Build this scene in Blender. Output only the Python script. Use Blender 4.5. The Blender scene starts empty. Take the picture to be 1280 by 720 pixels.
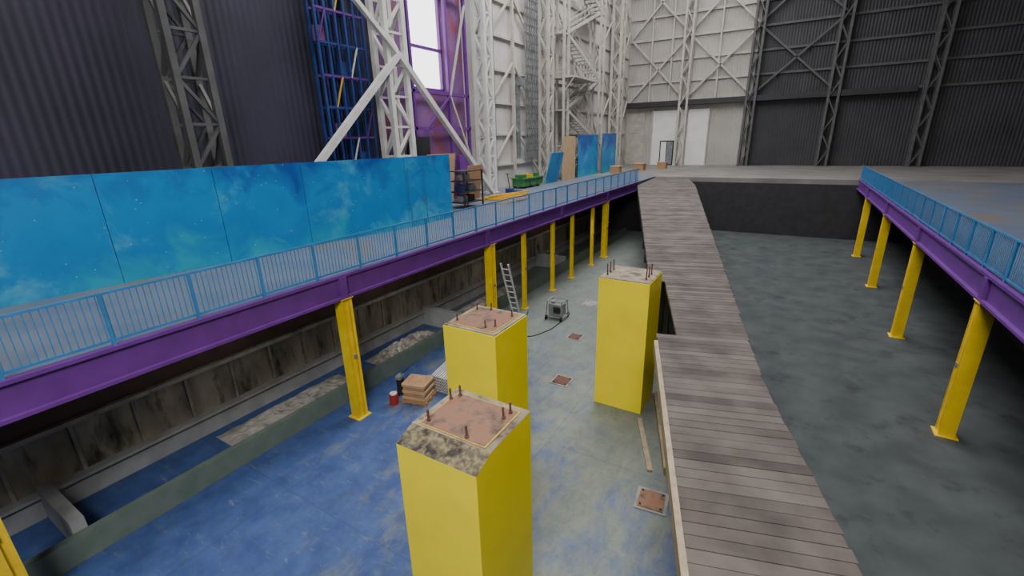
import bpy, math, random, bmesh
from mathutils import Vector, Matrix
random.seed(4)
scene=bpy.context.scene
COL=bpy.context.collection
# ---------------------------------------------------------------- materials
def new_mat(name):
    m=bpy.data.materials.new(name); m.use_nodes=True
    nt=m.node_tree; b=nt.nodes["Principled BSDF"]
    return m,nt,b
def paint(name,c1,c2=None,scale=3.0,rough=0.6,metal=0.0,detail=6.0,lo=0.35,hi=0.65,bump=0.0,stretch=(1,1,1),c3=None,lo3=0.6,hi3=0.7,s3=1.0,dist=0.0):
    m,nt,b=new_mat(name)
    b.inputs["Roughness"].default_value=rough; b.inputs["Metallic"].default_value=metal
    if c2 is None: c2=tuple(x*0.8 for x in c1)
    tc=nt.nodes.new("ShaderNodeTexCoord"); mp=nt.nodes.new("ShaderNodeMapping"); mp.inputs["Scale"].default_value=stretch
    nt.links.new(tc.outputs["Object"],mp.inputs["Vector"])
    n=nt.nodes.new("ShaderNodeTexNoise"); n.inputs["Scale"].default_value=scale; n.inputs["Detail"].default_value=detail; n.inputs["Distortion"].default_value=dist
    nt.links.new(mp.outputs[0],n.inputs["Vector"])
    r=nt.nodes.new("ShaderNodeValToRGB"); r.color_ramp.elements[0].position=lo; r.color_ramp.elements[1].position=hi
    r.color_ramp.elements[0].color=(*c1,1); r.color_ramp.elements[1].color=(*c2,1)
    nt.links.new(n.outputs["Fac"],r.inputs[0]); out=r.outputs[0]
    if c3 is not None:
        n3=nt.nodes.new("ShaderNodeTexNoise"); n3.inputs["Scale"].default_value=s3; n3.inputs["Detail"].default_value=8; n3.inputs["Roughness"].default_value=0.65
        nt.links.new(mp.outputs[0],n3.inputs["Vector"])
        r3=nt.nodes.new("ShaderNodeValToRGB"); r3.color_ramp.elements[0].position=lo3; r3.color_ramp.elements[1].position=hi3
        nt.links.new(n3.outputs["Fac"],r3.inputs[0])
        mx=nt.nodes.new("ShaderNodeMixRGB"); mx.inputs[2].default_value=(*c3,1)
        nt.links.new(r3.outputs[0],mx.inputs[0]); nt.links.new(out,mx.inputs[1]); out=mx.outputs[0]
    nt.links.new(out,b.inputs["Base Color"])
    if bump>0:
        bp=nt.nodes.new("ShaderNodeBump"); bp.inputs["Strength"].default_value=bump; bp.inputs["Distance"].default_value=0.03
        nt.links.new(n.outputs["Fac"],bp.inputs["Height"]); nt.links.new(bp.outputs[0],b.inputs["Normal"])
    return m
YEL=paint("yellow_paint",(0.95,0.78,0.006),(0.88,0.71,0.006),1.2,0.5,c3=(0.72,0.58,0.02),lo3=0.66,hi3=0.85,s3=3)
YELP=paint("yellow_post_paint",(0.85,0.60,0.012),(0.74,0.50,0.012),2.5,0.5,c3=(0.3,0.2,0.05),lo3=0.68,hi3=0.75,s3=6)
PUR=paint("purple_paint",(0.15,0.035,0.26),(0.12,0.03,0.21),2.0,0.45)
PURW=paint("purple_cladding",(0.26,0.12,0.30),(0.17,0.07,0.22),0.8,0.6,c3=(0.25,0.07,0.10),lo3=0.50,hi3=0.62,s3=0.6)
RAILB=paint("rail_blue",(0.05,0.22,0.48),(0.04,0.18,0.40),3,0.4)
WHT=paint("white_steel",(0.70,0.69,0.66),(0.58,0.57,0.54),2.0,0.5)
CRM=paint("cream_steel",(0.52,0.49,0.43),(0.40,0.38,0.33),1.5,0.6)
GST=paint("dimmed_steel",(0.10,0.10,0.10),(0.07,0.07,0.07),1.5,0.6)  # cream steel darkened in its colour for the hall's dim sides
CONC=paint("concrete",(0.33,0.32,0.29),(0.22,0.21,0.19),2.5,0.9,bump=0.3,c3=(0.10,0.09,0.08),lo3=0.58,hi3=0.72,s3=1.7)
CONCD=paint("dimmed_bay_concrete",(0.065,0.075,0.075),(0.04,0.047,0.05),0.9,0.85,detail=9,c3=(0.02,0.022,0.025),lo3=0.55,hi3=0.7,s3=0.8)  # bay floor, its dim light is put into the colour
CONCL=paint("concrete_light",(0.36,0.37,0.38),(0.27,0.28,0.29),1.5,0.85)
TRWALL=paint("stained_concrete",(0.38,0.35,0.29),(0.18,0.17,0.15),1.0,0.9,stretch=(1,1.6,0.5),c3=(0.06,0.055,0.05),lo3=0.52,hi3=0.66,s3=1.1)
GREENW=paint("green_paint",(0.11,0.16,0.135),(0.15,0.19,0.17),2,0.7)
BRN=paint("brown_steel",(0.08,0.045,0.035),(0.05,0.03,0.025),1.5,0.7)
DARK=paint("dark_steel",(0.03,0.03,0.035),(0.02,0.02,0.022),2,0.6)
RUST=paint("rust",(0.16,0.065,0.04),(0.09,0.04,0.03),14,0.8,bump=0.4)
TOP1=paint("rusty_grout",(0.27,0.125,0.075),(0.24,0.165,0.115),3.0,0.85,detail=10,c3=(0.10,0.06,0.045),lo3=0.47,hi3=0.64,s3=3.0,bump=0.5)
TOP2=paint("pier_top_concrete",(0.38,0.31,0.22),(0.22,0.18,0.14),2.5,0.9,detail=10,c3=(0.08,0.055,0.045),lo3=0.52,hi3=0.66,s3=2.6,bump=0.5)
CHIP=paint("chipped_concrete",(0.27,0.22,0.11),(0.11,0.095,0.07),12.0,0.95,detail=15,lo=0.40,hi=0.58,bump=0.9,dist=0.2,c3=(0.035,0.03,0.028),lo3=0.47,hi3=0.62,s3=5)
OCH=paint("ochre_seal",(0.55,0.40,0.05),(0.35,0.25,0.08),9,0.8)
WOOD=paint("crate_wood",(0.42,0.24,0.12),(0.32,0.17,0.08),3,0.7,stretch=(1,1,8))
PLY=paint("plywood",(0.52,0.36,0.20),(0.44,0.30,0.17),2,0.7)
GREY=paint("grey_metal",(0.34,0.35,0.36),(0.22,0.23,0.24),5,0.4,0.5)
ALU=paint("aluminium",(0.62,0.63,0.65),(0.5,0.51,0.53),5,0.4,0.2)
REDM=paint("red_plastic",(0.40,0.03,0.03),None,3,0.5)
GRN=paint("green_machine",(0.05,0.22,0.07),(0.03,0.12,0.04),4,0.5)
YFR=paint("amber_paint",(0.75,0.42,0.02),None,3,0.5)
BLK=paint("black_rubber",(0.015,0.015,0.015),None,3,0.7)
PLAS=paint("plastic_sheet",(0.42,0.39,0.36),(0.22,0.20,0.18),3,0.4,bump=0.6,detail=10)
BLUS=paint("blue_scaffold_paint",(0.02,0.055,0.22),(0.02,0.035,0.14),2,0.5)
TAN=paint("tan_timber",(0.42,0.34,0.23),(0.30,0.24,0.16),2,0.8,stretch=(3,3,1))
WALLWHITE=paint("white_wall_paint",(0.80,0.80,0.78),(0.72,0.72,0.70),1,0.7)
DECK,nt,b=new_mat("weathered_boards")
b.inputs["Roughness"].default_value=0.85
g=nt.nodes.new("ShaderNodeNewGeometry"); n=nt.nodes.new("ShaderNodeTexNoise"); n.inputs["Scale"].default_value=1.4; n.inputs["Detail"].default_value=8
tc=nt.nodes.new("ShaderNodeTexCoord"); nt.links.new(tc.outputs["Object"],n.inputs["Vector"])
ad=nt.nodes.new("ShaderNodeMath"); ad.operation='MULTIPLY_ADD'; ad.inputs[1].default_value=0.35
nt.links.new(g.outputs["Random Per Island"],ad.inputs[0]); nt.links.new(n.outputs["Fac"],ad.inputs[2])
r=nt.nodes.new("ShaderNodeValToRGB"); r.color_ramp.elements[0].position=0.4; r.color_ramp.elements[1].position=0.95
r.color_ramp.elements[0].color=(0.055,0.043,0.038,1); r.color_ramp.elements[1].color=(0.155,0.13,0.115,1)
nt.links.new(ad.outputs[0],r.inputs[0]); nt.links.new(r.outputs[0],b.inputs["Base Color"])
def clad(name,c1,c2,axis):
    m,nt,b=new_mat(name); b.inputs["Roughness"].default_value=0.6
    tc=nt.nodes.new("ShaderNodeTexCoord"); w=nt.nodes.new("ShaderNodeTexWave"); w.bands_direction=axis; w.inputs["Scale"].default_value=1.1
    nt.links.new(tc.outputs["Object"],w.inputs["Vector"])
    n=nt.nodes.new("ShaderNodeTexNoise"); n.inputs["Scale"].default_value=0.35; n.inputs["Detail"].default_value=7
    nt.links.new(tc.outputs["Object"],n.inputs["Vector"])
    r=nt.nodes.new("ShaderNodeValToRGB"); r.color_ramp.elements[0].position=0.35; r.color_ramp.elements[1].position=0.7
    r.color_ramp.elements[0].color=(*c1,1); r.color_ramp.elements[1].color=(*c2,1)
    nt.links.new(n.outputs["Fac"],r.inputs[0]); nt.links.new(r.outputs[0],b.inputs["Base Color"])
    bp=nt.nodes.new("ShaderNodeBump"); bp.inputs["Strength"].default_value=0.5; bp.inputs["Distance"].default_value=0.05
    nt.links.new(w.outputs["Fac"],bp.inputs["Height"]); nt.links.new(bp.outputs[0],b.inputs["Normal"])
    return m
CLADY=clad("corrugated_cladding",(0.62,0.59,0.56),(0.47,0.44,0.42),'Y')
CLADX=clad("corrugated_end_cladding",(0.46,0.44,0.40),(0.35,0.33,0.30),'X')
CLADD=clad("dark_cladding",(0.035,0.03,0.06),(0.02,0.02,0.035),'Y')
CLADG=clad("shaded_cladding",(0.05,0.05,0.055),(0.035,0.035,0.04),'Y')  # dimness of the hall's side is put into the colour
CLADGX=clad("shaded_end_cladding",(0.045,0.045,0.05),(0.03,0.03,0.035),'X')  # dark copy of the end cladding, shade put into its colour
FLOOR,nt,b=new_mat("worn_blue_floor_paint"); b.inputs["Roughness"].default_value=0.6
tc=nt.nodes.new("ShaderNodeTexCoord")
def noise(sc,det=8,dist=0.0,stretch=None,rough=0.55,rot=0.5):
    n=nt.nodes.new("ShaderNodeTexNoise"); n.inputs["Scale"].default_value=sc; n.inputs["Detail"].default_value=det; n.inputs["Distortion"].default_value=dist; n.inputs["Roughness"].default_value=rough
    if stretch:
        mp=nt.nodes.new("ShaderNodeMapping"); mp.inputs["Scale"].default_value=stretch; mp.inputs["Rotation"].default_value=(0,0,rot)
        nt.links.new(tc.outputs["Object"],mp.inputs[0]); nt.links.new(mp.outputs[0],n.inputs["Vector"])
    else: nt.links.new(tc.outputs["Object"],n.inputs["Vector"])
    return n.outputs["Fac"]
def ramp(inp,p0,p1,c0=(0,0,0),c1=(1,1,1)):
    r=nt.nodes.new("ShaderNodeValToRGB"); r.color_ramp.elements[0].position=p0; r.color_ramp.elements[1].position=p1
    r.color_ramp.elements[0].color=(*c0,1); r.color_ramp.elements[1].color=(*c1,1); nt.links.new(inp,r.inputs[0]); return r.outputs[0]
def mixc(f,a,bb):
    m=nt.nodes.new("ShaderNodeMixRGB"); nt.links.new(f,m.inputs[0])
    for i,x in ((1,a),(2,bb)):
        if isinstance(x,tuple): m.inputs[i].default_value=(*x,1)
        else: nt.links.new(x,m.inputs[i])
    return m.outputs[0]
def math2(op,a,bb):
    m=nt.nodes.new("ShaderNodeMath"); m.operation=op
    for i,x in ((0,a),(1,bb)):
        if isinstance(x,(int,float)): m.inputs[i].default_value=x
        else: nt.links.new(x,m.inputs[i])
    return m.outputs[0]
sep=nt.nodes.new("ShaderNodeSeparateXYZ"); nt.links.new(tc.outputs["Object"],sep.inputs[0])
blue=ramp(noise(1.6,10,0,None,0.65),0.35,0.7,(0.028,0.06,0.20),(0.06,0.11,0.28))
pale=ramp(noise(1.3,10,0,None,0.7),0.3,0.7,(0.12,0.145,0.14),(0.21,0.225,0.18))
wy=math2('MULTIPLY',sep.outputs[1],0.020)
lane=math2('MULTIPLY',math2('ABSOLUTE',math2('ADD',sep.outputs[0],3.2),0),-0.035)
w=math2('ADD',math2('ADD',noise(0.8,12,0.3,(1,0.6,1),0.72),wy),lane)
wear=ramp(w,0.44,0.66)
col=mixc(wear,blue,pale)
far=ramp(math2('ADD',math2('MULTIPLY',sep.outputs[1],0.035),math2('MULTIPLY',noise(0.5),0.25)),0.60,0.85)
grey=ramp(noise(0.8,10,0,None,0.65),0.3,0.7,(0.12,0.14,0.13),(0.18,0.20,0.18))
col=mixc(far,col,grey)
scr=ramp(noise(1.1,14,0.2,(1,4,1),0.8,0.9),0.56,0.66)
col=mixc(math2('MULTIPLY',scr,0.40),col,(0.28,0.30,0.21))
scr2=ramp(noise(1.3,14,0.4,(2.2,1,1),0.8,0.2),0.50,0.68)
col=mixc(math2('MULTIPLY',scr2,0.55),col,(0.04,0.05,0.08))
jt=nt.nodes.new("ShaderNodeTexBrick"); jt.inputs["Scale"].default_value=0.1; jt.inputs["Mortar Size"].default_value=0.0013; jt.offset=0.0
jt.inputs["Row Height"].default_value=0.5; jt.inputs["Brick Width"].default_value=0.5
jt.inputs["Color1"].default_value=(0,0,0,1); jt.inputs["Color2"].default_value=(0,0,0,1); jt.inputs["Mortar"].default_value=(1,1,1,1)
nt.links.new(tc.outputs["Object"],jt.inputs["Vector"])
col=mixc(math2('MULTIPLY',jt.outputs["Color"],0.35),col,(0.03,0.035,0.05))
nt.links.new(col,b.inputs["Base Color"])
WALK=paint("walkway_deck_paint",(0.10,0.13,0.19),(0.14,0.16,0.20),0.7,0.5,c3=(0.17,0.13,0.10),lo3=0.5,hi3=0.62,s3=0.3)
PLAT=paint("hall_slab",(0.24,0.22,0.20),(0.16,0.15,0.14),0.5,0.6)
MUR,nt,b=new_mat("galaxy_mural_paint"); b.inputs["Roughness"].default_value=0.45
tc=nt.nodes.new("ShaderNodeTexCoord")
sep=nt.nodes.new("ShaderNodeSeparateXYZ"); nt.links.new(tc.outputs["Object"],sep.inputs[0])
h=math2('ADD',math2('MULTIPLY',math2('SUBTRACT',sep.outputs[2],4.8),0.14),math2('MULTIPLY',noise(0.55,9,0.6,None,0.6),0.85))
rr=nt.nodes.new("ShaderNodeValToRGB"); els=rr.color_ramp.elements
els[0].position=0.38; els[0].color=(0.012,0.33,0.50,1); els[1].position=0.92; els[1].color=(0.006,0.08,0.36,1)
e=els.new(0.55); e.color=(0.008,0.20,0.50,1); e=els.new(0.72); e.color=(0.012,0.24,0.56,1)
nt.links.new(h,rr.inputs[0])
cl=ramp(noise(0.45,12,0.5,None,0.7),0.52,0.72)
c=mixc(math2('MULTIPLY',cl,0.65),rr.outputs[0],(0.12,0.52,0.68))
v=nt.nodes.new("ShaderNodeTexVoronoi"); v.inputs["Scale"].default_value=4; nt.links.new(tc.outputs["Object"],v.inputs["Vector"])
st=ramp(v.outputs["Distance"],0.03,0.08,(1,1,1),(0,0,0))
c=mixc(math2('MULTIPLY',st,0.7),c,(0.5,0.75,0.85))
nt.links.new(c,b.inputs["Base Color"])
# ---------------------------------------------------------------- mesh builder
class MB:
    def __init__(s): s.v=[];s.f=[];s.m=[];s.mats=[]
    def mi(s,mat):
        if mat not in s.mats: s.mats.append(mat)
        return s.mats.index(mat)
    def add(s,vs,fs,mat):
        o=len(s.v); s.v+= [tuple(x) for x in vs]; k=s.mi(mat)
        for f in fs: s.f.append([i+o for i in f]); s.m.append(k)
    def hexa(s,p,mat):
        s.add(p,[(3,2,1,0),(4,5,6,7),(0,1,5,4),(1,2,6,5),(2,3,7,6),(3,0,4,7)],mat)
    def box(s,x0,x1,y0,y1,z0,z1,mat):
        if x0>x1: x0,x1=x1,x0
        s.hexa([(x0,y0,z0),(x1,y0,z0),(x1,y1,z0),(x0,y1,z0),(x0,y0,z1),(x1,y0,z1),(x1,y1,z1),(x0,y1,z1)],mat)
    def obox(s,c,size,rz,mat,rx=0,ry=0):
        M=Matrix.Rotation(rz,3,'Z')@Matrix.Rotation(ry,3,'Y')@Matrix.Rotation(rx,3,'X'); c=Vector(c); a,b_,d=[q/2 for q in size]
        s.hexa([c+M@Vector(q) for q in [(-a,-b_,-d),(a,-b_,-d),(a,b_,-d),(-a,b_,-d),(-a,-b_,d),(a,-b_,d),(a,b_,d),(-a,b_,d)]],mat)
    def bar(s,p,q,w,mat,h=None):
        p=Vector(p);q=Vector(q);d=(q-p).normalized(); h=h or w
        up=Vector((0,0,1)) if abs(d.z)<0.95 else Vector((0,1,0))
        a=d.cross(up).normalized()*w/2; c=a.cross(d).normalized()*h/2
        s.hexa([p-a-c,p+a-c,p+a+c,p-a+c,q-a-c,q+a-c,q+a+c,q-a+c],mat)
    def tube(s,p,q,r,mat,n=10,r2=None):
        p=Vector(p);q=Vector(q);d=(q-p).normalized(); r2=r if r2 is None else r2
        up=Vector((0,0,1)) if abs(d.z)<0.95 else Vector((0,1,0))
        a=d.cross(up).normalized(); c=a.cross(d).normalized()
        vs=[];
        for k in range(n):
            t=2*math.pi*k/n; e=a*math.cos(t)+c*math.sin(t); vs.append(p+e*r)
        for k in range(n):
            t=2*math.pi*k/n; e=a*math.cos(t)+c*math.sin(t); vs.append(q+e*r2)
        fs=[(k,(k+1)%n,n+(k+1)%n,n+k) for k in range(n)]+[tuple(range(n))[::-1],tuple(range(n,2*n))]
        s.add(vs,fs,mat)
    def done(s,name,bevel=0):
        me=bpy.data.meshes.new(name); me.from_pydata(s.v,[],s.f)
        for m in s.mats: me.materials.append(m)
        for i,p in enumerate(me.polygons): p.material_index=s.m[i]
        me.update(); o=bpy.data.objects.new(name,me); COL.objects.link(o)
        bm=bmesh.new(); bm.from_mesh(me); bmesh.ops.recalc_face_normals(bm,faces=bm.faces); bm.to_mesh(me); bm.free()
        if bevel:
            md=o.modifiers.new("bevel",'BEVEL'); md.width=bevel; md.segments=2; md.limit_method='ANGLE'
        return o
def edge_z(y): return 3.4+0.031*min(y,45.0)
def edge_x(y): return 0.72*(8.5-edge_z(y))/3.7-0.3*y
# ---------------------------------------------------------------- room shell
m=MB()
# painted pit slab on one side of the ramp, slab with dimness put into its colour on the other
m.hexa([(-20,-8,-.3),(4.0,-8,-.3),(-17,64,-.3),(-20,64,-.3),(-20,-8,0),(4.0,-8,0),(-17,64,0),(-20,64,0)],FLOOR)
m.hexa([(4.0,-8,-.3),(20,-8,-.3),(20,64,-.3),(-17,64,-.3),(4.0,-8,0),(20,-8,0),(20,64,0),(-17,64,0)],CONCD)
m.done("floor")
m=MB(); m.box(-20,20,45.2,64,4.4,4.8,PLAT); m.box(-20,20,45.2,45.5,0,4.4,DARK); m.done("floor_upper_slab")
m=MB()
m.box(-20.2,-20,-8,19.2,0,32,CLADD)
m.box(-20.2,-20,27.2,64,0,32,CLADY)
wy0,wy1,wz0,wz1=21.7,24.9,11.6,17.2
m.box(-20.2,-20,19.2,wy0,0,32,PURW); m.box(-20.2,-20,wy1,27.2,0,32,PURW)
m.box(-20.2,-20,wy0,wy1,0,wz0,PURW); m.box(-20.2,-20,wy0,wy1,wz1,32,PURW)
m.done("wall_left")
m=MB()
for z in (wz0,13.9,wz1): m.box(-20.0,-19.9,wy0,wy1,z-0.09,z+0.09,PUR)
for y in (wy0,wy1): m.box(-20.0,-19.9,y-0.09,y+0.09,wz0,wz1,PUR)
m.done("window_1")
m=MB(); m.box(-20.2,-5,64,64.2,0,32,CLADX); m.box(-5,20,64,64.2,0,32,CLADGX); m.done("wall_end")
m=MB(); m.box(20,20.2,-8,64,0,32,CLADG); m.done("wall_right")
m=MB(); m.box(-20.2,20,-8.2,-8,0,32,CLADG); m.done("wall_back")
m=MB(); m.box(-20.2,-19,-8,64,32,32.3,CLADG); m.box(-1,20.2,-8,64,32,32.3,CLADG); m.box(-19,-1,-8,2,32,32.3,CLADG)  # unseen roof, its opening shaped to dim the sides of the hall
for y in range(12,64,10): m.box(-19,-1,y-0.15,y+0.15,31.6,32,WHT)
m.done("shading_ceiling")
# ---------------------------------------------------------------- piers
def pier(x0,x1,y0,y1,zt,top,bolts,chamfer=False,bh=0.3,name="yellow_concrete_pier"):
    m=MB()
    if chamfer:
        zf=zt-0.14; yc=y0+0.36
        vs=[(x0,y0,0),(x1,y0,0),(x1,y1,0),(x0,y1,0),(x0,y0,zf),(x1,y0,zf),(x1,yc,zt),(x1,y1,zt),(x0,y1,zt),(x0,yc,zt)]
        m.add(vs,[(0,1,5,4),(1,2,7,6,5),(2,3,8,7),(3,0,4,9,8),(3,2,1,0)],YEL)
        m.add([vs[4],vs[5],vs[6],vs[9]],[(0,1,2,3)],CHIP)
        m.add([vs[9],vs[6],vs[7],vs[8]],[(0,1,2,3)],TOP2)
        ya=yc
    else:
        m.box(x0,x1,y0,y1,0,zt-0.03,YEL)
        e=0.015; m.box(x0+e,x1-e,y0+e,y1-e,zt-0.03,zt,TOP2); ya=y0
    if top is TOP1:
        g=0.11
        m.box(x0+g,x1-g,ya+0.03 if chamfer else ya+g,y1-g,zt,zt+0.018,OCH)
        m.box(x0+g+0.03,x1-g-0.03,(ya+0.05) if chamfer else ya+g+0.03,y1-g-0.03,zt,zt+0.026,top)
    for bx,by in bolts:
        tx=random.uniform(-0.012,0.012)
        m.tube((bx,by,zt),(bx+tx,by,zt+bh),0.02,RUST,8)
        m.tube((bx,by,zt+0.02),(bx,by,zt+0.055),0.036,RUST,6)
    return m.done(name,0.012)
pier(-4.42,-2.97,3.85,5.35,4.42,TOP1,[(-4.2,4.35),(-4.28,5.0),(-4.2,5.15),(-3.44,4.3),(-3.22,4.95),(-3.2,5.12)],True,0.22)
pier(-6.5,-5.03,7.5,8.95,4.42,TOP1,[(-6.3,7.8),(-6.28,8.6),(-5.95,8.75),(-5.45,7.75),(-5.28,7.9),(-5.25,8.6)],False,0.2)
pier(-4.57,-3.0,12.68,14.2,4.42,TOP2,[(-4.4,13.0),(-4.4,13.3),(-4.4,13.6),(-3.2,13.0),(-3.2,13.3),(-3.2,13.6)],False,0.36)
# ---------------------------------------------------------------- walkways
def walkway(xe,xw,s,yend):
    m=MB(); m.box(xe,xw,-7.99,45.19,4.62,4.8,WALK); m.done("walkway_deck")
    m=MB()
    m.box(xe,xe+s*.08,-8,yend,4.12,4.84,PUR)
    m.box(xe,xe+s*.20,-8,yend,4.12,4.19,PUR); m.box(xe,xe+s*.16,-8,yend,4.77,4.85,PUR)
    for i in range(7):
        y=0.5+7.73*i
        if y<yend: m.box(xe+s*.08,xe+s*.18,y-0.12,y+0.12,4.19,4.77,PUR)
    m.box(xe-s*.3,xe,-8,yend,4.12,4.2,PUR)
    m.done("walkway_fascia_beam")
    m=MB(); a,b_=xe+s*.01,xe+s*.07
    for k in range(34):
        y=-8+1.55*k
        if y<yend: m.box(a,b_,y-0.03,y+0.03,4.85,5.92,RAILB)
    for z in (5.9,4.95): m.box(xe+s*.02,xe+s*.06,-8,yend,z-0.025,z+0.025,RAILB)
    y=-8
    while y<yend:
        m.box(xe+s*.033,xe+s*.047,y-0.008,y+0.008,4.95,5.9,RAILB); y+=0.11
    m.done("walkway_railing")
walkway(-11.0,-20,1,39.4)
walkway(5.0,20,-1,45.2)
def post(y,w,x=-11.0,s=1):
    m=MB(); h=w/2; t=0.03
    m.box(x-h,x+h,y-h,y-h+t,0.03,4.1,YELP); m.box(x-h,x+h,y+h-t,y+h,0.03,4.1,YELP)
    m.box(x-h+.04,x+h-.04,y-h+t,y+h-t,0.03,4.1,YELP)
    m.box(x-h-.08,x+h+.08,y-h-.08,y+h+.08,0,0.03,YELP); m.box(x-h-.04,x+h+.04,y-h-.04,y+h+.04,4.1,4.12,YELP)
    m.box(x+h*s,x+(h+0.02)*s,y-0.03,y+0.03,0.1,4.0,YELP)
    m.obox((x+(h+0.02)*s,y,2.2),(0.04,0.1,0.14),0,GREY)
    m.done("yellow_support_post")
for y in (0.45,8.25,16.25,31.45): post(y,0.36)
for y in (19.34,22.7,25.45,28.9): post(y,0.19)
for y in (8.25,15.95,23.7,31.45,39.2): post(y,0.36,5.0,-1)
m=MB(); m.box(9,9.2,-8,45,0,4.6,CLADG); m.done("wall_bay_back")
m=MB(); m.box(-12.2,-12.0,-8,40,0,0.62,GREENW); m.done("trench_curb")
m=MB(); m.box(-14.6,-14.4,-8,42,0,0.62,CONCL); m.box(-14.6,-14.25,-8,42,0.62,0.70,CONCL)
m.box(-14.75,-14.55,-8,42,0.7,2.15,TRWALL)
y=-8
while y<42:
    m.box(-14.55,-14.5,y,y+0.08,0.7,2.15,CONC); y+=1.3
m.box(-14.75,-14.3,-8,42,2.15,4.1,BRN); m.box(-14.3,-14.15,-8,42,2.15,2.27,CONC)
m.done("wall_trench_back")
m=MB()
for y in (1.5,15.2,27): m.box(-14.4,-12.2,y,y+0.25,0,0.9,CONCL)
m.done("trench_cross_wall")
m=MB(); m.box(-14.4,-10.9,42,42.3,0,4.4,DARK); m.done("wall_trench_end")
def heap(name,cx,cy,lx,ly,hz,mat,seed,z0=0.0):
    rnd=random.Random(seed); me=bpy.data.meshes.new(name); bm=bmesh.new(); N=28;M2=14
    g=[[None]*(M2+1) for _ in range(N+1)]
    for i in range(N+1):
        for j in range(M2+1):
            u=i/N*2-1; w=j/M2*2-1
            e=max(0,1-abs(u)**3)*max(0,1-abs(w)**2)
            z=z0+0.01+hz*e*(0.35+0.65*rnd.random())
            if e<=0: z=z0
            g[i][j]=bm.verts.new((cx+w*lx/2*(1+.1*rnd.random()),cy+u*ly/2,z))
    for i in range(N):
        for j in range(M2): bm.faces.new((g[i][j],g[i][j+1],g[i+1][j+1],g[i+1][j]))
    bm.to_mesh(me); bm.free(); me.materials.append(mat); o=bpy.data.objects.new(name,me); COL.objects.link(o)
heap("crumpled_plastic_sheeting",-13.2,12.8,1.3,3.6,0.5,PLAS,1)
heap("rubble_heap",-13.3,7.5,1.4,4.5,0.3,CONC,2)
heap("rubble_heap",-13.3,19.5,1.4,6,0.3,PLAS,3)
# ---------------------------------------------------------------- boardwalk ramp
dv=Vector((-0.3,1,0)).normalized(); pv=Vector((dv.y,-dv.x,0))
def DW(y): return min(4.6,max(2.0,2.0+0.088*(y-9)))
m=MB(); y=-6.0
while y<44.6:
    y1=y+0.185
    off=0.5 if 10.6<y<14.7 else random.uniform(0,0.03)
    if edge_x(y)<-10.75: off=(-10.75-edge_x(y))/pv.x
    L=DW(y)+random.uniform(-.02,.02)
    def P(yy,o): return Vector((edge_x(yy),yy,0))+pv*o
    a=P(y,off);b_=P(y1,off);c=P(y1,L);d=P(y,L)
    z=edge_z(y)+random.uniform(-0.004,0.004); z2=edge_z(y1)
    vs=[]
    for q,zz in ((a,z),(d,z),(c,z2),(b_,z2)): vs.append((q.x,q.y,zz-0.045))
    for q,zz in ((a,z),(d,z),(c,z2),(b_,z2)): vs.append((q.x,q.y,zz))
    m.hexa(vs,DECK); y+=0.2
def rim(ya,yb,oa,ob,w,h0,h1,mat):
    p=Vector((edge_x(ya),ya,0))+pv*oa; q=Vector((edge_x(yb),yb,0))+pv*ob; s=pv*w
    za,zb=edge_z(ya),edge_z(yb)
    m.hexa([p+Vector((0,0,za-h1)),p+s+Vector((0,0,za-h1)),q+s+Vector((0,0,zb-h1)),q+Vector((0,0,zb-h1)),
            p+Vector((0,0,za-h0)),p+s+Vector((0,0,za-h0)),q+s+Vector((0,0,zb-h0)),q+Vector((0,0,zb-h0))],mat)
rim(-6,10.4,-.07,-.07,0.09,-0.01,0.28,TAN); rim(14.9,38.5,0,0,0.08,0.05,0.3,DARK)
rim(10.4,14.9,0.55,.55,0.08,0.05,0.28,TAN)
rim(-6,9,1.92,1.92,0.08,0.05,0.3,DARK); rim(9,38.4,1.92,4.5,0.08,0.05,0.3,DARK); rim(38.4,43.5,4.5,4.5,0.08,0.05,0.3,DARK)
y=-5
while y<38:
    o=0.9 if 10<y<15 else 0.3
    for oo in (o+.6,DW(y)-.3):
        p=Vector((edge_x(y),y,0))+pv*oo; m.box(p.x-.1,p.x+.1,p.y-.1,p.y+.1,0,edge_z(y)-0.3,DARK)
    if not 9.5<y<15.5:
        p=Vector((edge_x(y),y,0))+pv*0.05; q=p+pv*(DW(y)-.2)
        m.bar((p.x,p.y,edge_z(y)-0.2),(q.x,q.y,edge_z(y)-0.2),0.08,DARK,0.2)
        m.box(p.x-.04,p.x+.04,p.y-.04,p.y+.04,edge_z(y)-0.75,edge_z(y)-0.04,DARK)
    y+=2.2
p=Vector((edge_x(-6),-6,0))+pv*1.5; q=Vector((edge_x(40),40,0))+pv*2.6
s=pv*0.15
m.hexa([p,p+s,q+s,q,p+Vector((0,0,2.95)),p+s+Vector((0,0,2.95)),q+s+Vector((0,0,4.3)),q+Vector((0,0,4.3))],CONC)
m.done("boardwalk_ramp")
# ---------------------------------------------------------------- murals
def panel_wall(pts,z0,z1,mat,name,seams=2.1):
    m=MB()
    for (xa,ya),(xb,yb) in zip(pts[:-1],pts[1:]):
        d=Vector((xb-xa,yb-ya,0)); L=d.length; d.normalize(); nrm=Vector((d.y,-d.x,0)); k=max(1,round(L/seams))
        for i in range(k):
            a=Vector((xa,ya,0))+d*(L*i/k+0.008); b_=Vector((xa,ya,0))+d*(L*(i+1)/k-0.008); t=-nrm*0.06
            m.hexa([a+Vector((0,0,z0)),b_+Vector((0,0,z0)),b_+t+Vector((0,0,z0)),a+t+Vector((0,0,z0)),
                    a+Vector((0,0,z1)),b_+Vector((0,0,z1)),b_+t+Vector((0,0,z1)),a+t+Vector((0,0,z1))],mat)
        m.bar(Vector((xa,ya,z1-0.1))-nrm*0.1,Vector((xb,yb,z1-0.1))-nrm*0.1,0.08,PLY)
    return m
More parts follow.
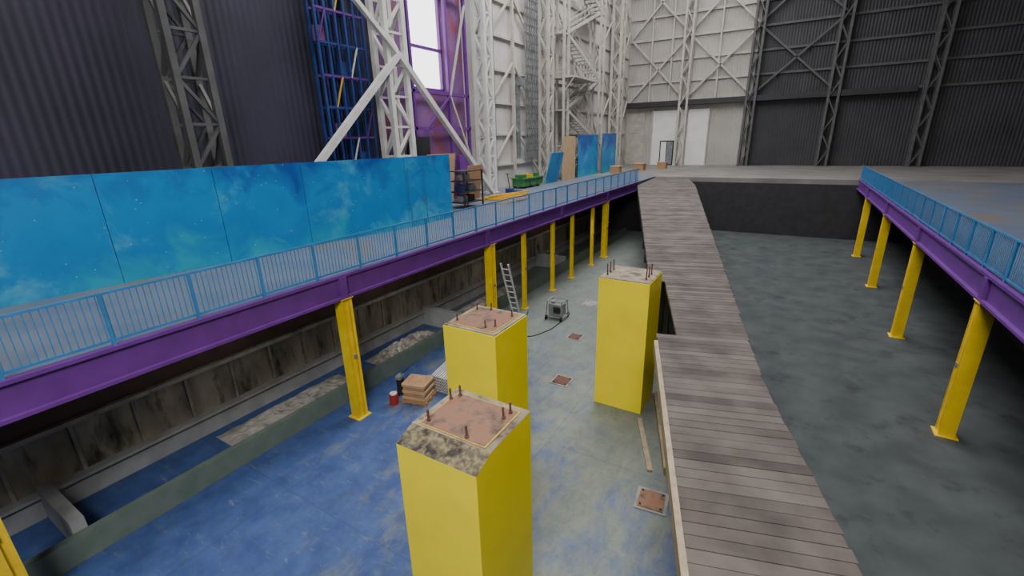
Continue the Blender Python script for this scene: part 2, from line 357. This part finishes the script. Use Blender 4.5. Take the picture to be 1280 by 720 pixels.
m=panel_wall([(-16.6,2.0),(-15.4,10.6),(-14.5,15.0),(-14.5,18.2)],4.8,7.9,MUR,"",3.2)
m.box(-14.46,-14.43,15.15,15.2,4.85,7.4,RAILB); m.box(-14.46,-14.43,16.2,16.24,4.85,7.4,RAILB); m.box(-14.46,-14.4,16.05,16.1,5.9,6.1,GREY)
m.done("galaxy_mural_panel")
panel_wall([(-17.8,42.4),(-17.8,47.6)],4.8,8.8,MUR,"",3).done("galaxy_mural_panel")
panel_wall([(-17.4,48.0),(-17.4,52.4)],4.8,8.9,MUR,"",4).done("galaxy_mural_panel")
m=MB(); m.box(-17.9,-17.8,38.9,41.6,4.8,8.7,PLY); m.done("plywood_board")
m=MB(); m.obox((-17.7,36.8,6.1),(0.08,2.4,2.6),0,MUR,0,0.25); m.bar((-18.3,36.6,4.85),(-17.8,36.6,7.0),0.08,WOOD); m.done("leaning_blue_panel")
# ---------------------------------------------------------------- wall steelwork
def lattice(x,y,z0,z1,wx,wy,c,mat,step=1.5,name="lattice_column"):
    m=MB()
    X=(x-wx/2,x+wx/2); Y=(y-wy/2,y+wy/2)
    for a in X:
        for b_ in Y: m.box(a-c/2,a+c/2,b_-c/2,b_+c/2,z0,z1,mat)
    for a in X:
        m.box(a-c*.9,a+c*.9,y-wy/2-c*.8,y+wy/2+c*.8,z0,z0+0.05,mat)
    z=z0; k=0
    while z+step<=z1:
        for a in X:
            p=(a,Y[k%2],z); q=(a,Y[(k+1)%2],z+step); m.bar(p,q,c*.5,mat); m.bar((a,Y[0],z),(a,Y[1],z),c*.4,mat)
        for b_ in Y:
            p=(X[k%2],b_,z); q=(X[(k+1)%2],b_,z+step); m.bar(p,q,c*.5,mat)
        z+=step;k+=1
    return m.done(name)
for y in (9,-1): lattice(-18.6,y,4.8,31,0.9,1.1,0.22,GST)
lattice(-18.6,19.0,4.8,31,0.9,1.25,0.26,WHT)
lattice(-19.0,28.2,4.8,31,0.8,0.8,0.24,WHT,1.3)
lattice(-19.2,38.2,4.8,31,0.8,0.9,0.22,CRM)
lattice(-19.0,56.5,4.8,31,1.0,1.1,0.3,CRM)
for x,mt in ((-12.5,CRM),(-5,GST),(3,GST),(11,GST)): lattice(x,63.2,4.8,31,0.9,0.8,0.24,mt,1.8)
m=MB()
m.bar((-18.0,19.0,12.8),(-18.2,27.6,4.95),0.28,WHT); m.bar((-18.0,19.0,12.8),(-18.2,10.4,4.95),0.28,WHT)
m.bar((-18.0,12.0,18.3),(-18.0,19.0,12.8),0.22,WHT)
m.done("diagonal_steel_brace")
m=MB()
for k,z in enumerate([6.6,8.9,11.2,13.5,15.8,18.1,20.4,22.7,25]):
    m.box(-20.0,-19.8,28.6,63.5,z-0.07,z+0.07,CRM)
for y0_,y1_ in ((28.6,33.4),(33.4,38.2)):
    z=5.2;
    while z<24:
        if y0_<30: m.bar((-19.7,y0_,z),(-19.7,y1_,z+4.4),0.15,CRM)
        else: m.bar((-19.7,y0_,z+4.4),(-19.7,y1_,z),0.15,CRM)
        z+=4.6
m.box(-19.8,-19.6,33.3,33.5,4.8,31,CRM)
for y0_,y1_ in ((57.5,63),(40,48),(48,56)):
    for z in (5,13,21): m.bar((-19.7,y0_,z),(-19.7,y1_,z+8),0.16,CRM); m.bar((-19.7,y0_,z+8),(-19.7,y1_,z),0.16,CRM)
for y in (35.2,35.6,36.0,36.4,36.8,37.2): m.box(-19.6,-19.5,y-.07,y+.07,7,31,GREY)
z=7
while z<31: m.box(-19.6,-19.5,35.1,37.3,z-.04,z+.04,GREY); z+=0.6
m.box(-19.8,-19.3,33.8,34.6,12.6,13.2,GREY); m.box(-19.8,-19.5,33.9,34.1,7,12.6,GREY)
m.box(-19.75,-19.6,30.4,30.55,4.8,31,GREY)
m.done("cladding_girts")
m=MB()
for z in (12.6,15,17.5,20,22.5,25):
    m.box(-19.8,-5,63.75,64,z-0.12,z+0.12,CRM); m.box(-5,19.9,63.75,64,z-0.12,z+0.12,GST)
for x in (-17,-14.5,-9):
    m.box(x-.1,x+.1,63.6,63.8,12.6,31,CRM)
for x0_,x1_,mt in ((-19.5,-12.5,CRM),(-12.5,-5,CRM),(-5,3,GST)):
    for z in (12.8,20.3): m.bar((x0_,63.5,z),(x1_,63.5,z+7.3),0.2,mt); m.bar((x0_,63.5,z+7.3),(x1_,63.5,z),0.2,mt)
m.box(-19.8,10,62.9,63.7,12.1,12.7,DARK)
m.done("end_cladding_girts")
m=MB()
for y in (20.1,21.6,25.0,27.0): m.box(-19.7,-19.5,y-.09,y+.09,4.8,31,PUR)
for z in (7.2,9.3,11.4,17.2,19): m.box(-19.7,-19.5,19.8,27.1,z-.09,z+.09,PUR)
m.bar((-19.5,25.0,11.3),(-19.5,27.0,7.2),0.12,CRM); m.bar((-19.5,25.0,11.3),(-19.5,27.0,16.8),0.12,CRM)
m.bar((-19.5,20.1,7.2),(-19.5,25.0,11.3),0.12,PUR)
m.box(-19.45,-19.2,20.5,22.3,4.8,8.8,DARK); m.box(-19.45,-19.2,25.2,26.6,4.8,7.6,PUR)
m.done("window_bay_framing")
m=MB()
ys=[15.2,15.75,16.3,16.85,17.4,17.95]
for y in ys:
    for x in (-19.7,-19.25): m.box(x-.06,x+.06,y-.06,y+.06,4.8,26,BLUS)
for k in range(14):
    z=6.0+1.4*k
    for x in (-19.7,-19.25): m.box(x-.05,x+.05,15.2,17.95,z-.05,z+.05,BLUS if k%2 else PUR)
    y=ys[(k*2)%5]
    m.bar((-19.2,y,z),(-19.2,y+.55,z+1.4),0.06,(YFR,WHT,PUR)[k%3])
    m.box(-19.6,-19.35,ys[(k*3)%5]+.05,ys[(k*3)%5]+.5,z+.05,z+0.7,(DARK,BLUS,PURW)[k%3])
m.done("blue_scaffold_tower")
m=MB()
xa,xb=-19.3,-18.2; ya,yb=40.6,48.5
for x in (xa,xb):
    for y in (39.7,ya,yb,49.6): m.box(x-.1,x+.1,y-.1,y+.1,4.8,31,CRM)
z=4.8; k=0; rise=3.1
while z<28:
    s0,s1=(ya,yb) if k%2==0 else (yb,ya)
    for x in (xa+.05,xb-.05):
        m.bar((x,s0,z+.15),(x,s1,z+rise),0.07,CRM,0.26)
        m.bar((x,s0,z+1.0),(x,s1,z+rise+1.0),0.05,CRM); m.bar((x,s0,z+.55),(x,s1,z+rise+.55),0.04,CRM)
    for i in range(14):
        t=(i+.5)/14; yy=s0+(s1-s0)*t; m.box(xa+.05,xb-.05,yy-.15,yy+.15,z+rise*t,z+rise*t+.04,GREY)
        if i%3==0: m.box(xb-.07,xb-.03,yy-.02,yy+.02,z+rise*t,z+rise*t+1.0,CRM)
    e0,e1=(yb,49.6) if k%2==0 else (39.7,ya)
    m.box(xa,xb,e0,e1,z+rise-.12,z+rise,CRM)
    for zz in (0.55,1.05): m.box(xb-.03,xb+.03,e0,e1,z+rise+zz-.03,z+rise+zz+.03,CRM)
    m.box(xa,xb,39.65,39.75,z+rise-.1,z+rise,CRM); m.box(xa,xb,49.55,49.65,z+rise-.1,z+rise,CRM)
    z+=rise; k+=1
m.box(xa,-17.2,39.7,45.5,13.6,13.75,CRM)
for zz in (14.3,14.8): m.box(-17.25,-17.2,39.7,45.5,zz,zz+.05,CRM)
for i in range(9): m.box(-17.25,-17.2,39.7+i*.72,39.75+i*.72,13.75,14.85,CRM)
for y in (39.7,45.5): m.bar((-18.2,y,12.4),(-17.2,y,13.6),0.08,CRM)
m.done("steel_stair_tower")
m=MB(); m.box(-19.7,-17.4,63.9,63.99,4.8,11.5,CRM)
for i in range(18): m.box(-19.7,-17.4,63.85,63.92,4.85+i*.37,5.05+i*.37,CRM)
m.done("door_1")
m=MB(); m.box(-16.3,-13.1,63.85,63.99,4.8,11.6,WALLWHITE); m.box(-11.9,-9.5,63.85,63.99,4.8,11.6,WALLWHITE); m.box(-13.1,-11.9,63.9,63.99,4.8,11.6,WALLWHITE)
m.box(-16.45,-16.3,63.7,63.99,4.8,11.8,CRM); m.box(-9.5,-9.35,63.7,63.99,4.8,11.8,CRM)
m.box(-15.2,-13.4,63.78,63.86,4.8,7.9,DARK); 
m.box(-15.05,-14.35,63.74,63.8,4.9,7.75,WALLWHITE); m.box(-14.25,-13.55,63.74,63.8,4.9,7.75,GREY)
m.done("door_2")
# ---------------------------------------------------------------- props
def pallet(m,cx,cy,z,rz,lx,ly,mat):
    M=Matrix.Rotation(rz,3,'Z')
    def B(ox,oy,oz,sx,sy,sz):
        c=Vector((cx,cy,z))+M@Vector((ox,oy,oz)); m.obox(c,(sx,sy,sz),rz,mat)
    for i in range(7): B(-lx/2+lx*(i+.5)/7,0,0.13,lx/7*.7,ly,0.02)
    for j in (-1,0,1): B(0,j*(ly/2-.05),0.075,lx,0.1,0.09)
    for j in (-1,0,1): B(j*(lx/2-.07),0,0.015,0.1,ly,0.03)
m=MB(); pallet(m,-9.95,9.95,0,0.25,0.95,0.8,WOOD)
m.obox((-9.95,9.95,0.44),(0.8,0.66,0.58),0.25,WOOD)
M=Matrix.Rotation(0.25,3,'Z')
for sx in (-1,1):
    for zz in (0.2,0.44,0.68):
        c=Vector((-9.95,9.95,zz))+M@Vector((0,sx*.345,0)); m.obox(c,(0.84,0.03,0.09),0.25,PLY)
        c=Vector((-9.95,9.95,zz))+M@Vector((sx*.415,0,0)); m.obox(c,(0.03,0.7,0.09),0.25,PLY)
m.done("wooden_crate")
m=MB()
for k in range(6):
    for i in range(9): m.obox((-9.95+i*.09,11.1,0.075+k*.11),(0.05,1.1,0.04),0.2,ALU)
    for j in (-.45,0,.45): m.obox((-9.6,11.1+j,0.025+k*.11),(0.85,0.06,0.05),0.2,WOOD)
m.done("metal_grating_stack")
m=MB(); m.tube((-10.5,9.3,0),(-10.5,9.3,0.38),0.15,REDM,14); m.tube((-10.5,9.3,0.38),(-10.5,9.3,0.42),0.12,WHT,14); m.tube((-10.5,9.15,0.42),(-10.5,9.45,0.42),0.012,GREY); m.done("red_paint_bucket")
m=MB(); m.tube((-10.75,9.9,0),(-10.75,9.9,0.62),0.13,BLK,14); m.obox((-10.75,9.9,0.68),(0.2,0.3,0.12),0.3,GREY); m.tube((-10.75,9.9,.7),(-10.5,10.2,1.0),0.015,BLK); m.done("shop_vacuum")
m=MB(); 
A=Vector((-10.6,17.6,0)); Bv=Vector((-10.2,17.6,0)); T=Vector((0.0,-1.1,3.2))
m.bar(A,A+T,0.05,ALU,0.09); m.bar(Bv,Bv+T,0.05,ALU,0.09)
for i in range(10):
    t=(i+.6)/10.5; m.tube(A+T*t,Bv+T*t,0.02,ALU,6)
m.done("aluminium_ladder")
m=MB(); cx,cy=-8.9,18.9
for dx in (-.45,.45):
    for dy in (-.35,.35): m.tube((cx+dx,cy+dy,0.12),(cx+dx*.85,cy+dy*.9,0.95),0.03,GREY,8)
    m.tube((cx+dx,cy-.35,0.15),(cx+dx,cy+.35,0.15),0.03,GREY,8); m.tube((cx+dx*.85,cy-.32,0.95),(cx+dx*.85,cy+.32,0.95),0.03,GREY,8)
for dy in (-.35,.35): m.tube((cx-.45,cy+dy,0.15),(cx+.45,cy+dy,0.15),0.03,GREY,8); m.tube((cx-.38,cy+dy*.9,0.95),(cx+.38,cy+dy*.9,0.95),0.03,GREY,8)
m.obox((cx,cy,0.5),(0.7,0.5,0.55),0,GREY); m.obox((cx+.1,cy-.27,0.5),(0.35,0.06,0.3),0,BLK)
m.tube((cx-.2,cy,0.78),(cx-.2,cy,0.9),0.12,GREY,12)
for dx in (-.4,.4):m.tube((cx+dx-.03,cy-.42,0.12),(cx+dx+.03,cy-.42,0.12),0.12,BLK,14); m.tube((cx+dx-.03,cy+.42,0.12),(cx+dx+.03,cy+.42,0.12),0.12,BLK,14)
m.done("portable_generator")
def curve(name,pts,r,mat):
    cu=bpy.data.curves.new(name,'CURVE'); cu.dimensions='3D'; cu.bevel_depth=r; sp=cu.splines.new('BEZIER'); sp.bezier_points.add(len(pts)-1)
    for bp_,p in zip(sp.bezier_points,pts): bp_.co=p; bp_.handle_left_type='AUTO'; bp_.handle_right_type='AUTO'
    cu.materials.append(mat); o=bpy.data.objects.new(name,cu); COL.objects.link(o)
curve("floor_cable",[(-8.5,18.3,0.02),(-8.6,17.2,.02),(-9.3,16.2,.02),(-9.9,16.9,.02),(-10.3,18.2,.02),(-10.6,19,.02)],0.02,BLK)
def hatch(x,y,s,rz,mat):
    m=MB(); m.obox((x,y,0.012),(s*1.25,s*1.25,0.02),rz,CONC); m.obox((x,y,0.03),(s,s,0.025),rz,mat)
    M=Matrix.Rotation(rz,3,'Z')
    for a in (-1,1):
        for b_ in (-1,1):
            c=Vector((x,y,0.045))+M@Vector((a*s*.4,b_*s*.4,0)); m.tube(c,c+Vector((0,0,.02)),0.03,DARK,6)
    m.done("floor_hatch")
hatch(-6.1,13.4,0.55,0.0,RUST); hatch(-1.75,9.2,0.6,0.1,TOP1); hatch(-8.1,21.5,0.7,0,CONC); hatch(-7.2,17.2,0.5,0,RUST); hatch(-6.7,24,0.6,0,CONC)
m=MB()
for i in range(3): m.obox((-16.0,25.6+i*.35,4.86+.09*i),(0.16,3.6,0.1),-0.5+i*.12,YFR)
m.obox((-16.4,26.6,4.86),(1.9,0.14,0.1),0.2,YFR); m.obox((-15.7,24.7,4.86),(1.6,0.14,0.1),0.2,YFR); m.done("yellow_steel_frame")
m=MB(); x,y=-16.9,28.4
m.box(x-.08,x+.08,y-.1,y+1.1,4.86,4.93,BLUS); m.box(x-.5,x-.34,y-.1,y+1.1,4.86,4.93,BLUS); m.box(x-.5,x+.08,y-.35,y-.05,4.86,5.15,BLUS)
m.tube((x-.2,y-.2,5.1),(x-.2,y-.5,6.2),0.03,BLK); m.tube((x-.35,y-.5,6.2),(x-.05,y-.5,6.2),0.025,BLK); m.tube((x-.24,y-.2,4.88),(x-.16,y-.2,4.88),0.08,BLK); m.done("pallet_jack")
m=MB()
for j in range(3):
    y=31.4+j*1.1; m.box(-18.8,-17.7,y,y+.9,4.95,5.5,GRN); m.box(-18.9,-17.6,y-.05,y+.95,5.5,5.58,GRN); m.box(-18.6,-17.9,y+.1,y+.7,5.58,5.85,YFR if j==1 else GRN)
    for x in (-18.7,-17.8): m.tube((x,y+.15,4.93),(x,y+.3,4.93),0.12,BLK,12)
m.done("green_equipment_cart")
m=MB(); x,y=-16.6,20.6
for dx in (0,1.1):
    for dy in (0,1.8): m.box(x+dx-.04,x+dx+.04,y+dy-.04,y+dy+.04,4.8,6.9,DARK)
for z in (5.1,5.7,6.3,6.85): m.box(x,x+1.1,y,y+1.8,z,z+.05,DARK)
for k,(dy,z,mt) in enumerate([(.2,5.15,GREY),(.9,5.15,DARK),(.3,5.75,BLUS),(1.1,5.75,GREY),(.5,6.35,PLAS)]): m.box(x+.2,x+.8,y+dy,y+dy+.5,z,z+.35,mt)
m.done("steel_shelf_rack")
m=MB(); m.obox((-18.2,21.9,6.3),(0.06,2.6,3.0),0,PLY,0,0.12); m.obox((-17.7,24.6,5.9),(0.06,1.6,2.2),0,WOOD,0,0.15); m.done("leaning_plywood_sheets")
m=MB()
for i in range(5): m.obox((-14.9+.12*i,23.2+.5*i,4.83+.03*i),(1.4,0.18,0.05),0.5+.2*i,TAN)
m.done("loose_timber")
m=MB()
for x,y,s in ((-16.5,48,1.0),(-15.5,53,1.2),(-13.5,56,1.0)):
    m.box(x,x+s,y,y+s,4.8,5.5,WOOD); m.box(x-.05,x+s+.05,y-.05,y+s+.05,5.5,5.56,PLY)
m.done("storage_crates")
m=MB(); 
m.bar((-2.82,13.9,0.1),(-1.66,10.3,0.1),0.12,TAN,0.2); m.bar((-2.95,12.4,0.03),(-2.05,10.2,0.03),0.14,TAN,0.05); m.done("timber_kerb")
# ---------------------------------------------------------------- light
w=bpy.data.worlds.new("world"); scene.world=w; w.use_nodes=True
bg=w.node_tree.nodes["Background"]; bg.inputs[0].default_value=(0.98,0.98,1.0,1); bg.inputs[1].default_value=3.7
def area(name,loc,sx,sy,power,aim=None,col=(1,1,1)):
    l=bpy.data.lights.new(name,'AREA'); l.shape='RECTANGLE'; l.size=sx; l.size_y=sy; l.energy=power; l.color=col
    o=bpy.data.objects.new(name,l); o.location=loc; COL.objects.link(o)
    if aim: o.rotation_euler=(Vector(aim)-Vector(loc)).to_track_quat('-Z','Y').to_euler()
area("added_fill_light",(1.5,-6,17),7,4,3800,(-5,9,2.5),(1,0.98,0.94))  # front fill added behind the camera, no fixture there
area("added_fill_light",(-9,30,29),12,30,5500,(-9,30,0))  # soft overhead light added under the roof opening
for yy in (6,13,20,28): area("under_walkway_lamp",(-11.6,yy,3.9),0.15,3.0,18,(-13.8,yy,1.0),(1,0.93,0.82))
# ---------------------------------------------------------------- camera
f,th,rho,psi=560,math.radians(18.3),math.radians(1.5),math.radians(31.3)
hv=Vector((-math.sin(psi),math.cos(psi),0)); r0=Vector((math.cos(psi),math.sin(psi),0)); zz=Vector((0,0,1))
fw=math.cos(th)*hv-math.sin(th)*zz; up0=math.sin(th)*hv+math.cos(th)*zz
r=math.cos(rho)*r0-math.sin(rho)*up0; up=math.cos(rho)*up0+math.sin(rho)*r0
cd=bpy.data.cameras.new("camera"); cd.sensor_width=36; cd.lens=36*f/1280; cd.clip_end=300
co=bpy.data.objects.new("camera",cd); COL.objects.link(co)
M=Matrix((( r.x,up.x,-fw.x,0),(r.y,up.y,-fw.y,0),(r.z,up.z,-fw.z,8.5),(0,0,0,1))); co.matrix_world=M
scene.camera=co
